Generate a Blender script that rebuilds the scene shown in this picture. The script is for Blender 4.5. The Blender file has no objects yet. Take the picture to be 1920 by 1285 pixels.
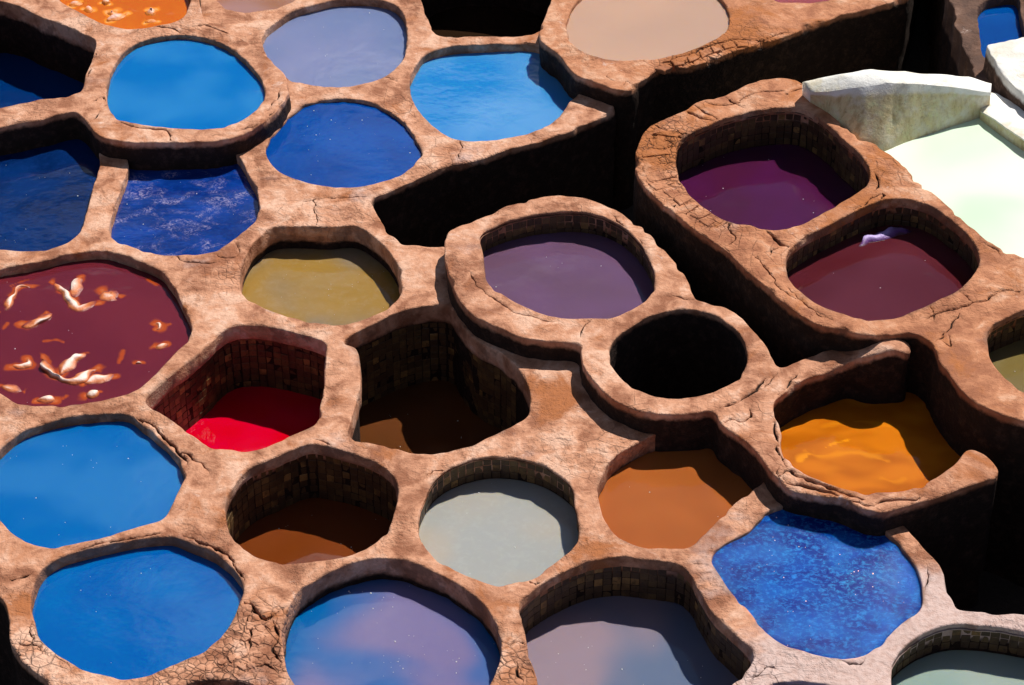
import bpy, math, random
import numpy as np
from mathutils import Vector
from mathutils.geometry import delaunay_2d_cdt
random.seed(7)
RNG = np.random.default_rng(11)
SC = bpy.context.scene
COL = SC.collection

# ------------------------------------------------------------------ camera
PITCH = math.radians(38.0)
DIST = 20.0
FPX = 4587.0                                   # focal length in pixels of a 1920 px wide frame
CAM = np.array([0.0, 0.0, DIST * math.sin(PITCH)])
FW = np.array([0.0, math.cos(PITCH), -math.sin(PITCH)])
UPV = np.array([0.0, math.sin(PITCH), math.cos(PITCH)])
cd = bpy.data.cameras.new('camera')
cam = bpy.data.objects.new('camera', cd)
COL.objects.link(cam)
cam.location = CAM
cam.rotation_euler = (math.pi / 2 - PITCH, 0, 0)
cd.sensor_width = 36.0
cd.lens = FPX * 36.0 / 1920.0
cd.clip_end = 2000.0
SC.camera = cam

# ------------------------------------------------------------------ sky and sun
SUN_EL = math.radians(53.5)
SUN_AZ = math.radians(35.5)                    # clockwise from +Y (away from the camera) towards +X
world = bpy.data.worlds.new('World')
SC.world = world
world.use_nodes = True
wn = world.node_tree
for n in list(wn.nodes):
    wn.nodes.remove(n)
sky = wn.nodes.new('ShaderNodeTexSky')
sky.sky_type = 'NISHITA'
sky.sun_disc = False
sky.sun_elevation = SUN_EL
sky.sun_rotation = SUN_AZ
sky.altitude = 400
sky.air_density = 0.7
sky.dust_density = 0.35
sky.ozone_density = 2.0
bg = wn.nodes.new('ShaderNodeBackground')
bg.inputs['Strength'].default_value = 0.05
wo = wn.nodes.new('ShaderNodeOutputWorld')
# thin scattered fair-weather cloud over the whole sky (what the still dye mirrors as pale smudges)
wt = wn.nodes.new('ShaderNodeTexCoord')
wx = wn.nodes.new('ShaderNodeSeparateXYZ')
wn.links.new(wt.outputs['Generated'], wx.inputs[0])
wz = wn.nodes.new('ShaderNodeMath'); wz.operation = 'ADD'; wz.inputs[1].default_value = 0.12
wzm = wn.nodes.new('ShaderNodeMath'); wzm.operation = 'MAXIMUM'; wzm.inputs[1].default_value = 0.02
wn.links.new(wx.outputs['Z'], wzm.inputs[0]); wn.links.new(wzm.outputs[0], wz.inputs[0])
wd = wn.nodes.new('ShaderNodeVectorMath'); wd.operation = 'DIVIDE'
wc = wn.nodes.new('ShaderNodeCombineXYZ')
for i_ in range(3): wn.links.new(wz.outputs[0], wc.inputs[i_])
wn.links.new(wt.outputs['Generated'], wd.inputs[0]); wn.links.new(wc.outputs[0], wd.inputs[1])
wq = wn.nodes.new('ShaderNodeTexNoise')
wq.inputs['Scale'].default_value = 3.6; wq.inputs['Detail'].default_value = 3.0; wq.inputs['Roughness'].default_value = .45
wn.links.new(wd.outputs[0], wq.inputs['Vector'])
wr = wn.nodes.new('ShaderNodeMapRange'); wr.interpolation_type = 'SMOOTHSTEP'
wr.inputs['From Min'].default_value = .52; wr.inputs['From Max'].default_value = .76
wr.inputs['To Min'].default_value = 0.0; wr.inputs['To Max'].default_value = .85
wn.links.new(wq.outputs[0], wr.inputs['Value'])
wm = wn.nodes.new('ShaderNodeMix'); wm.data_type = 'RGBA'
wn.links.new(wr.outputs[0], wm.inputs[0]); wn.links.new(sky.outputs[0], wm.inputs[6])
wm.inputs[7].default_value = (19.0, 19.6, 21.0, 1)
wn.links.new(wm.outputs[2], bg.inputs[0])
wn.links.new(bg.outputs[0], wo.inputs[0])

sd = bpy.data.lights.new('sun', 'SUN')
sd.energy = 5.0
sd.angle = math.radians(0.53)
sd.color = (1.0, 0.95, 0.87)
sun = bpy.data.objects.new('sun', sd)
COL.objects.link(sun)
tosun = Vector((math.sin(SUN_AZ) * math.cos(SUN_EL), math.cos(SUN_AZ) * math.cos(SUN_EL), math.sin(SUN_EL)))
sun.rotation_euler = tosun.to_track_quat('Z', 'Y').to_euler()
sun.location = (6, 24, 18)
SC.view_settings.view_transform = 'Standard'
SC.view_settings.look = 'None'
SC.view_settings.exposure = 0.08
SC.view_settings.gamma = 1.0
SC.view_settings.use_curve_mapping = False

# ------------------------------------------------------------------ small maths helpers
def P(s):
    return np.array([[float(a) for a in t.split(',')] for t in s.split()])

def ground(px, z):
    """picture points -> world XY on the horizontal plane at height z"""
    px = np.atleast_2d(px)
    d = FW[None, :] + (px[:, 0:1] - 960.0) / FPX * np.array([[1.0, 0, 0]]) - (px[:, 1:2] - 642.5) / FPX * UPV[None, :]
    t = (z - CAM[2]) / d[:, 2]
    return (CAM[None, :] + d * t[:, None])[:, :2]

def _hash(i, j, k, seed):
    h = (i * 374761393 + j * 668265263 + k * 2147483647 + seed * 1274126177) & 0xFFFFFFFF
    h = ((h ^ (h >> 13)) * 1274126177) & 0xFFFFFFFF
    h = (h ^ (h >> 16)) & 0xFFFF
    return h / 65535.0

def noise3(p, seed=0):
    """value noise in -1..1, p is (n,3)"""
    p = np.asarray(p, float)
    i = np.floor(p).astype(np.int64)
    f = p - i
    f = f * f * (3 - 2 * f)
    out = np.zeros(len(p))
    for a in (0, 1):
        for b in (0, 1):
            for c in (0, 1):
                w = (f[:, 0] if a else 1 - f[:, 0]) * (f[:, 1] if b else 1 - f[:, 1]) * (f[:, 2] if c else 1 - f[:, 2])
                out += w * _hash(i[:, 0] + a, i[:, 1] + b, i[:, 2] + c, seed)
    return out * 2 - 1

def spline(pts, step, closed=True):
    """Catmull-Rom through pts, resampled to an even step"""
    pts = np.asarray(pts, float)
    n = len(pts)
    out = []
    rng = range(n) if closed else range(n - 1)
    for i in rng:
        if closed:
            p0, p1, p2, p3 = pts[(i - 1) % n], pts[i], pts[(i + 1) % n], pts[(i + 2) % n]
        else:
            p0, p1, p2, p3 = pts[max(i - 1, 0)], pts[i], pts[i + 1], pts[min(i + 2, n - 1)]
        # centripetal parametrisation
        t1 = max(np.linalg.norm(p1 - p0), 1e-4) ** .5
        t2 = t1 + max(np.linalg.norm(p2 - p1), 1e-4) ** .5
        t3 = t2 + max(np.linalg.norm(p3 - p2), 1e-4) ** .5
        for u in np.linspace(0, 1, 12, endpoint=False):
            t = t1 + (t2 - t1) * u
            A1 = (t1 - t) / t1 * p0 + t / t1 * p1
            A2 = (t2 - t) / (t2 - t1) * p1 + (t - t1) / (t2 - t1) * p2
            A3 = (t3 - t) / (t3 - t2) * p2 + (t - t2) / (t3 - t2) * p3
            B1 = (t2 - t) / t2 * A1 + t / t2 * A2
            B2 = (t3 - t) / (t3 - t1) * A2 + (t - t1) / (t3 - t1) * A3
            out.append((t2 - t) / (t2 - t1) * B1 + (t - t1) / (t2 - t1) * B2)
    if not closed:
        out.append(pts[-1])
    out = np.array(out)
    q = np.vstack([out, out[:1]]) if closed else out
    s = np.concatenate([[0], np.cumsum(np.linalg.norm(np.diff(q, axis=0), axis=1))])
    m = max(int(round(s[-1] / step)), 8)
    ss = np.linspace(0, s[-1], m, endpoint=not closed)
    return np.stack([np.interp(ss, s, q[:, 0]), np.interp(ss, s, q[:, 1])], 1)

def smooth_loop(p, it=2):
    for _ in range(it):
        p = 0.25 * np.roll(p, 1, 0) + 0.5 * p + 0.25 * np.roll(p, -1, 0)
    return p

def area(p):
    q = np.roll(p, -1, 0)
    return 0.5 * np.sum(p[:, 0] * q[:, 1] - q[:, 0] * p[:, 1])

def normals2(p):
    """unit normals to the left of travel"""
    t = np.roll(p, -1, 0) - np.roll(p, 1, 0)
    t /= np.maximum(np.linalg.norm(t, axis=1, keepdims=True), 1e-9)
    n = np.stack([-t[:, 1], t[:, 0]], 1)
    for _ in range(2):
        n = 0.25 * np.roll(n, 1, 0) + 0.5 * n + 0.25 * np.roll(n, -1, 0)
    return n / np.maximum(np.linalg.norm(n, axis=1, keepdims=True), 1e-9)

def inside(pts, poly):
    x, y = pts[:, 0], pts[:, 1]
    res = np.zeros(len(pts), bool)
    q = np.roll(poly, -1, 0)
    for (x0, y0), (x1, y1) in zip(poly, q):
        c = (y0 > y) != (y1 > y)
        if c.any():
            xx = x0 + (y - y0) / (y1 - y0 + 1e-15) * (x1 - x0)
            res ^= c & (x < xx)
    return res

def dist_to(pts, poly, maxd=1.0):
    """distance of pts to the sampled polyline poly (only meaningful under maxd)"""
    d = np.full(len(pts), 9.0)
    lo, hi = poly.min(0) - maxd, poly.max(0) + maxd
    sel = np.where(((pts >= lo) & (pts <= hi)).all(1))[0]
    for k in range(0, len(sel), 4000):
        s = sel[k:k + 4000]
        d[s] = np.sqrt(((pts[s][:, None, :] - poly[None, :, :]) ** 2).sum(2).min(1))
    return d

# ------------------------------------------------------------------ object helpers
def tag(o, label=None, cat=None, group=None, kind=None):
    if label: o['label'] = label
    if cat: o['category'] = cat
    if group: o['group'] = group
    if kind: o['kind'] = kind
    return o

def empty(name, loc):
    o = bpy.data.objects.new(name, None)
    o.location = loc
    o.empty_display_size = 0.1
    COL.objects.link(o)
    return o

def mesh_obj(name, V, F, mat, parent=None, origin=(0, 0, 0), normals=None, attrs=None, smooth=True):
    me = bpy.data.meshes.new(name)
    V = np.asarray(V, float) - np.asarray(origin, float)[None, :]
    me.from_pydata(V.tolist(), [], [list(map(int, f)) for f in F])
    if attrs:
        for k, a in attrs.items():
            at = me.attributes.new(k, 'FLOAT', 'POINT')
            at.data.foreach_set('value', np.asarray(a, np.float32))
    me.materials.append(mat)
    if smooth:
        me.polygons.foreach_set('use_smooth', [True] * len(me.polygons))
    me.update()
    if normals is not None:
        me.normals_split_custom_set_from_vertices(np.asarray(normals).tolist())
    o = bpy.data.objects.new(name, me)
    COL.objects.link(o)
    if parent is not None:
        o.parent = parent
    else:
        o.location = origin
    return o

# ------------------------------------------------------------------ materials
def new_mat(name):
    m = bpy.data.materials.new(name)
    m.use_nodes = True
    nt = m.node_tree
    return m, nt, nt.nodes['Principled BSDF']

def L(nt, a, b):
    nt.links.new(a, b)

def val(nt, op, a, b=None, c=None, clamp=False):
    n = nt.nodes.new('ShaderNodeMath')
    n.operation = op
    n.use_clamp = clamp
    for i, x in enumerate((a, b, c)):
        if x is None: continue
        if isinstance(x, (int, float)): n.inputs[i].default_value = x
        else: L(nt, x, n.inputs[i])
    return n.outputs[0]

def smoothstep(nt, x, lo, hi, t0=0.0, t1=1.0):
    n = nt.nodes.new('ShaderNodeMapRange')
    n.interpolation_type = 'SMOOTHSTEP'
    L(nt, x, n.inputs['Value'])
    n.inputs['From Min'].default_value = lo
    n.inputs['From Max'].default_value = hi
    n.inputs['To Min'].default_value = t0
    n.inputs['To Max'].default_value = t1
    return n.outputs[0]

def mixc(nt, f, a, b, mode='MIX'):
    n = nt.nodes.new('ShaderNodeMix')
    n.data_type = 'RGBA'
    n.blend_type = mode
    if isinstance(f, (int, float)): n.inputs['Factor'].default_value = f
    else: L(nt, f, n.inputs['Factor'])
    for s, x in (('A', a), ('B', b)):
        i = [q for q in n.inputs if q.name == s and q.type == 'RGBA'][0]
        if isinstance(x, (tuple, list)): i.default_value = (*x[:3], 1)
        else: L(nt, x, i)
    return [q for q in n.outputs if q.type == 'RGBA'][0]

def noise(nt, vec, scale, detail=4, rough=0.55, dist=0.0, out=0):
    n = nt.nodes.new('ShaderNodeTexNoise')
    n.inputs['Scale'].default_value = scale
    n.inputs['Detail'].default_value = detail
    n.inputs['Roughness'].default_value = rough
    n.inputs['Distortion'].default_value = dist
    L(nt, vec, n.inputs['Vector'])
    return n.outputs[out]

def voro(nt, vec, scale, feature='DISTANCE_TO_EDGE', rand=1.0):
    n = nt.nodes.new('ShaderNodeTexVoronoi')
    n.feature = feature
    n.inputs['Scale'].default_value = scale
    n.inputs['Randomness'].default_value = rand
    L(nt, vec, n.inputs['Vector'])
    return n.outputs[0] if feature == 'DISTANCE_TO_EDGE' else n.outputs

def attr(nt, name):
    n = nt.nodes.new('ShaderNodeAttribute')
    n.attribute_name = name
    return n.outputs['Fac']

def position(nt):
    return nt.nodes.new('ShaderNodeNewGeometry').outputs['Position']

def vmath(nt, op, a, b):
    n = nt.nodes.new('ShaderNodeVectorMath')
    n.operation = op
    for i, x in enumerate((a, b)):
        if isinstance(x, (tuple, list)): n.inputs[i].default_value = x
        else: L(nt, x, n.inputs[i])
    return n.outputs[0]

def bump(nt, h, dist, strength=1.0, prev=None):
    n = nt.nodes.new('ShaderNodeBump')
    n.inputs['Distance'].default_value = dist
    n.inputs['Strength'].default_value = strength
    L(nt, h, n.inputs['Height'])
    if prev is not None: L(nt, prev, n.inputs['Normal'])
    return n.outputs[0]

def plaster(name, low, mid, high, rust, grey, wall, white=False):
    m, nt, b = new_mat(name)
    pos = position(nt)
    warp = vmath(nt, 'SCALE', noise(nt, pos, 6.0, 3, out=1), (0, 0, 0))
    warp.node.inputs['Scale'].default_value = 0.05
    wp = vmath(nt, 'ADD', pos, warp)
    n1 = noise(nt, pos, 1.1, 6, .6)
    n2 = noise(nt, pos, 4.5, 6, .62, .4)
    n3 = noise(nt, pos, 22.0, 5, .6)
    n4 = noise(nt, pos, 95.0, 3, .6)
    t = val(nt, 'ADD', val(nt, 'MULTIPLY', n1, .45), val(nt, 'MULTIPLY', n2, .55))
    c = mixc(nt, smoothstep(nt, t, .40, .52), low, mid)
    c = mixc(nt, smoothstep(nt, t, .50, .60), c, high)
    tint = attr(nt, 'tint')
    rn = val(nt, 'ADD', noise(nt, pos, 2.1, 5, .65, .8), val(nt, 'MULTIPLY', tint, .30))
    c = mixc(nt, smoothstep(nt, rn, .54, .74), c, rust)
    gn = val(nt, 'ADD', noise(nt, pos, 1.7, 4, .6), val(nt, 'MULTIPLY', tint, -.35))
    c = mixc(nt, smoothstep(nt, gn, .60, .85), c, grey)
    # salt bloom and scuffs
    sa = val(nt, 'MULTIPLY', smoothstep(nt, noise(nt, wp, 7.5, 6, .72, .6), .60, .72), smoothstep(nt, n1, .42, .60))
    c = mixc(nt, val(nt, 'MULTIPLY', sa, .65), c, (.80, .66, .60))
    # mottling, grime specks
    c = mixc(nt, smoothstep(nt, n3, .34, .60, .55, 0.0), c, mixc(nt, .5, c, low))
    c = mixc(nt, smoothstep(nt, n4, .62, .80, 0, .4), c, (.10, .05, .035))
    # craquelure
    cm = attr(nt, 'crack')
    cmask = val(nt, 'ADD', cm, smoothstep(nt, noise(nt, pos, 1.3, 4, .6), .56, .72, 0, .35), clamp=True)
    e1 = voro(nt, wp, 5.0)
    e2 = voro(nt, wp, 17.0)
    l1 = smoothstep(nt, e1, .006, .03, 1, 0)
    l2 = val(nt, 'MULTIPLY', val(nt, 'MULTIPLY', smoothstep(nt, e2, .006, .06, 1, 0), smoothstep(nt, noise(nt, pos, 3.1, 3), .42, .60)), smoothstep(nt, cm, .35, .8))
    ln = val(nt, 'MULTIPLY', val(nt, 'MAXIMUM', val(nt, 'MULTIPLY', l1, smoothstep(nt, noise(nt, pos, 2.3, 4), .42, .56)), l2), cmask)
    gr = attr(nt, 'groove')
    if not white:
        c = mixc(nt, val(nt, 'MULTIPLY', ln, .6), c, (.09, .035, .022))
    c = mixc(nt, smoothstep(nt, gr, .10, .55), c, (.03, .015, .010))
    # grime rubbed into the edges of the vats
    ed = val(nt, 'MULTIPLY', attr(nt, 'edge'), smoothstep(nt, noise(nt, pos, 3.4, 5, .65), .42, .62))
    c = mixc(nt, smoothstep(nt, ed, .25, .85, 0, .62), c, (.20, .10, .065) if not white else c)
    # dye-soaked walls below the lip
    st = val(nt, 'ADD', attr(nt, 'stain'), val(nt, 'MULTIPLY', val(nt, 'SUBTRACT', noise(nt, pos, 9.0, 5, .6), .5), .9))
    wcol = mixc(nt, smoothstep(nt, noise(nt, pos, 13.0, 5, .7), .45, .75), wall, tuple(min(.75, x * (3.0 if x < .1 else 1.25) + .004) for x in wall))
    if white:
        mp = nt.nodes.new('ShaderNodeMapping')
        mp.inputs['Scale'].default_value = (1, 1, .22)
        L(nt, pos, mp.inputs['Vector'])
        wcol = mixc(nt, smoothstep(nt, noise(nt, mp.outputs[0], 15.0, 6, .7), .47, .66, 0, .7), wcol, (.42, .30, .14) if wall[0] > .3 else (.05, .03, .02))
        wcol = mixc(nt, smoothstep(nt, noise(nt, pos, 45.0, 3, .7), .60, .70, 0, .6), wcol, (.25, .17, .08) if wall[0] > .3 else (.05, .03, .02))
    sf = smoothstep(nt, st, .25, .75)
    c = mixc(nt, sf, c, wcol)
    L(nt, c, b.inputs['Base Color'])
    b.inputs['Roughness'].default_value = .82
    b.inputs['Specular IOR Level'].default_value = .25
    h = val(nt, 'ADD', val(nt, 'MULTIPLY', n3, 1.0), val(nt, 'MULTIPLY', n4, .35))
    h = val(nt, 'ADD', h, val(nt, 'MULTIPLY', n2, 1.6))
    cells = val(nt, 'MULTIPLY', smoothstep(nt, e2, 0, .25), cm)
    h = val(nt, 'ADD', h, val(nt, 'MULTIPLY', cells, .7))
    h = val(nt, 'SUBTRACT', h, val(nt, 'MULTIPLY', ln, 1.1))
    h = val(nt, 'ADD', h, val(nt, 'MULTIPLY', smoothstep(nt, noise(nt, wp, 9.0, 5, .7), .40, .60), smoothstep(nt, noise(nt, pos, 1.5, 3), .45, .62, .15, .8)))
    L(nt, bump(nt, h, .006 if white else .0125, 1.0), b.inputs['Normal'])
    return m

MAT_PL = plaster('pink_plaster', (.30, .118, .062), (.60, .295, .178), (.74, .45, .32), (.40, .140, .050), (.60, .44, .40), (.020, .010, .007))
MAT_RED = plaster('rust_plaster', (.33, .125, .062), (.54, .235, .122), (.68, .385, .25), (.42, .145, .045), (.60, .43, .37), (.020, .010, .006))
MAT_WHITE = plaster('lime_plaster', (.84, .81, .73), (.90, .89, .85), (.92, .915, .90), (.74, .66, .50), (.86, .86, .83), (.72, .60, .34), True)  # wall tone: yellow-stained lime, lightened for light bounced off the basin water
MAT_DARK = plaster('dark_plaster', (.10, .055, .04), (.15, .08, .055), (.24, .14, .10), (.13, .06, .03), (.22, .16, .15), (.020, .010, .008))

MAT_LEDGE = plaster('lime_topped_brown_plaster', (.70, .67, .60), (.80, .78, .74), (.86, .85, .82), (.66, .56, .40), (.82, .82, .80), (.085, .05, .035), True)

def tile_mat():
    m, nt, b = new_mat('glazed_tile')
    oi = nt.nodes.new('ShaderNodeObjectInfo')
    pos = position(nt)
    r = oi.outputs['Random']
    c = mixc(nt, smoothstep(nt, r, .2, .95), (.085, .047, .020), (.17, .100, .036))
    c = mixc(nt, smoothstep(nt, r, .90, .97), c, (.34, .19, .06))
    c = mixc(nt, smoothstep(nt, noise(nt, pos, 30, 4), .5, .75, 0, .8), c, (.035, .017, .008))
    c = mixc(nt, smoothstep(nt, noise(nt, pos, 4.5, 5, .6), .42, .66, 0, .75), c, (.05, .022, .010))
    L(nt, c, b.inputs['Base Color'])
    b.inputs['Roughness'].default_value = .5
    L(nt, bump(nt, noise(nt, pos, 60, 4), .003), b.inputs['Normal'])
    return m
MAT_TILE = tile_mat()

def dye_mat(name, c1, c2, scale=1.2, lo=.40, hi=.65, ripple=0.0, scum=None, shallow=None, rough=.04, fine=0.0, stretch=None, sss=.05, fscale=14, film=None, ior=1.62):
    m, nt, b = new_mat(name)
    pos = position(nt)
    vec = pos
    if stretch:
        mp = nt.nodes.new('ShaderNodeMapping')
        mp.inputs['Rotation'].default_value = (0, 0, math.radians(stretch[0]))
        mp.inputs['Scale'].default_value = (1, stretch[1], 1)
        L(nt, pos, mp.inputs['Vector'])
        vec = mp.outputs[0]
    f = smoothstep(nt, noise(nt, vec, scale, 1.5, .4, .3), lo - .08, hi + .08)
    c = mixc(nt, f, c1, c2)  # second tone: dye clouding, with mirrored cloud painted in for some vats
    if fine:
        c = mixc(nt, smoothstep(nt, noise(nt, vec, fscale, 6, .7, .5), .45, .70, 0, fine), c, film or tuple(min(1, x * 1.7 + .01) for x in c2))
    if scum:
        sn = val(nt, 'MULTIPLY', smoothstep(nt, noise(nt, vec, 3.2, 5, .6, .5), .48, .66), smoothstep(nt, noise(nt, pos, 30, 6, .75, 1.0), .42, .68))
        c = mixc(nt, sn, c, scum)
    if shallow:
        sh = attr(nt, 'shallow')
        c = mixc(nt, smoothstep(nt, sh, .15, .55), c, shallow[0])
        c = mixc(nt, smoothstep(nt, sh, .55, .98), c, shallow[1])
    L(nt, c, b.inputs['Base Color'])
    b.inputs['Roughness'].default_value = rough
    b.inputs['IOR'].default_value = ior
    if sss:
        b.subsurface_method = 'RANDOM_WALK' if hasattr(b, 'subsurface_method') else None
        b.inputs['Subsurface Weight'].default_value = 1.0
        b.inputs['Subsurface Scale'].default_value = sss
        b.inputs['Subsurface Radius'].default_value = (.55, .8, 1.5)
    h = noise(nt, vec, 2.6, 3, .5)
    nrm = bump(nt, h, .004)
    if ripple:
        h2 = noise(nt, vec, 11.0, 7, .72, .8)
        nrm = bump(nt, h2, ripple, 1.0, nrm)
    L(nt, nrm, b.inputs['Normal'])
    return m

def simple_mat(name, col, rough=.5, bumpd=.002, scale=40, var=.25):
    m, nt, b = new_mat(name)
    pos = position(nt)
    c = mixc(nt, noise(nt, pos, scale * .5, 4), tuple(x * (1 - var) for x in col), tuple(min(1, x * (1 + var)) for x in col))
    L(nt, c, b.inputs['Base Color'])
    b.inputs['Roughness'].default_value = rough
    L(nt, bump(nt, noise(nt, pos, scale, 4), bumpd), b.inputs['Normal'])
    return m
MAT_FOAM = simple_mat('foam', (.80, .82, .84), .3)

def hide_mat(name, sunk, low, high):
    m, nt, b = new_mat(name)
    pos = position(nt)
    h = val(nt, 'ADD', attr(nt, 'lift'), val(nt, 'MULTIPLY', val(nt, 'SUBTRACT', noise(nt, pos, 12, 4, .55), .5), .45))
    c = mixc(nt, smoothstep(nt, h, .02, .28), sunk, low)
    c = mixc(nt, smoothstep(nt, h, .25, .72), c, high)
    L(nt, c, b.inputs['Base Color'])
    b.inputs['Roughness'].default_value = .42
    L(nt, bump(nt, noise(nt, pos, 30, 5, .6), .010), b.inputs['Normal'])
    return m
MAT_HIDE = hide_mat('wet_hide', (.22, .025, .02), (.60, .17, .045), (.88, .70, .62))
MAT_HIDE2 = hide_mat('wet_hide_orange', (.62, .16, .004), (.72, .22, .02), (.78, .45, .36))
MAT_HIDE3 = hide_mat('wet_hide_purple', (.08, .015, .03), (.14, .04, .22), (.45, .32, .70))

# ------------------------------------------------------------------ masonry blocks
RUST = []      # (world x, y, radius, amount)
CRK = []
def spots(lst, dst):
    for x, y, r, a in lst:
        g = ground(np.array([[x, y]]), 0.2)[0]
        dst.append((g[0], g[1], r / 235.0, a))
spots([(1040, 710, 50, 1.2), (1240, 300, 110, .8), (1460, 90, 200, .5), (1330, 60, 120, .5), (1690, 330, 90, .8), (1560, 420, 110, .5), (60, 1090, 30, .9),
       (1560, 1240, 200, -1.0), (1740, 1090, 130, -1.1), (1350, 1000, 120, -.6), (1850, 1160, 120, -1.2), (1150, 1040, 120, .3), (500, 1130, 90, .3),
       (470, 1210, 80, -.2), (960, 1130, 120, .3), (1650, 930, 170, .4), (1840, 880, 60, .4)], RUST)
spots([(490, 1200, 90, 1.0), (480, 1120, 60, .6), (60, 1180, 70, .8), (330, 1270, 80, .9), (1230, 300, 110, 1.0), (1300, 400, 90, .7), (1290, 110, 90, 1.0),
       (600, 390, 90, .55), (870, 270, 90, .6), (760, 170, 80, .5), (1780, 590, 90, .6), (1700, 350, 90, .6), (1400, 470, 120, .5), (430, 480, 60, .7),
       (970, 1210, 60, .9), (1370, 770, 80, .45), (340, 60, 150, .5), (1130, 800, 110, .4), (1420, 90, 120, .6), (1560, 930, 140, .3), (1400, 1260, 70, .8)], CRK)

def field(xy, lst):
    a = np.zeros(len(xy))
    for x, y, r, w in lst:
        a += w * np.exp(-((xy[:, 0] - x) ** 2 + (xy[:, 1] - y) ** 2) / (2 * (r * .8) ** 2))
    return a

def contour(px, z, ccw, step=.03, wobble=.006, seed=0):
    p = spline(ground(px, z), step)
    p = smooth_loop(p, 2)
    if (area(p) > 0) != ccw:
        p = p[::-1]
    n = normals2(p)
    q = np.column_stack([p * 5.0, np.full(len(p), z * 3)])
    w = noise3(q, seed) * wobble + noise3(q * 3.3, seed + 5) * wobble * .5
    return smooth_loop(p + n * w[:, None], 1)

def chips(p, z, seed, rough):
    """how far the broken edge is set back into the solid along the loop"""
    q = np.column_stack([p * 5.0, np.full(len(p), z * 3)])
    c = rough * noise3(q * 4.5, seed + 7) * np.clip(noise3(q * .6, seed + 8) + .35, 0, 1) + rough * 2.4 * np.clip((noise3(q * 1.9, seed + 9) - .42) / .25, 0, 1)
    return smooth_loop(c[:, None], 1)[:, 0]

FLOOR = -1.15
VATS = {}

def top_field(xy, z0):
    q = np.column_stack([xy, np.full(len(xy), z0)])
    return .011 * noise3(q * 1.9, 3) + .006 * noise3(q * 6.0, 4) + .0025 * noise3(q * 17.0, 9)

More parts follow.
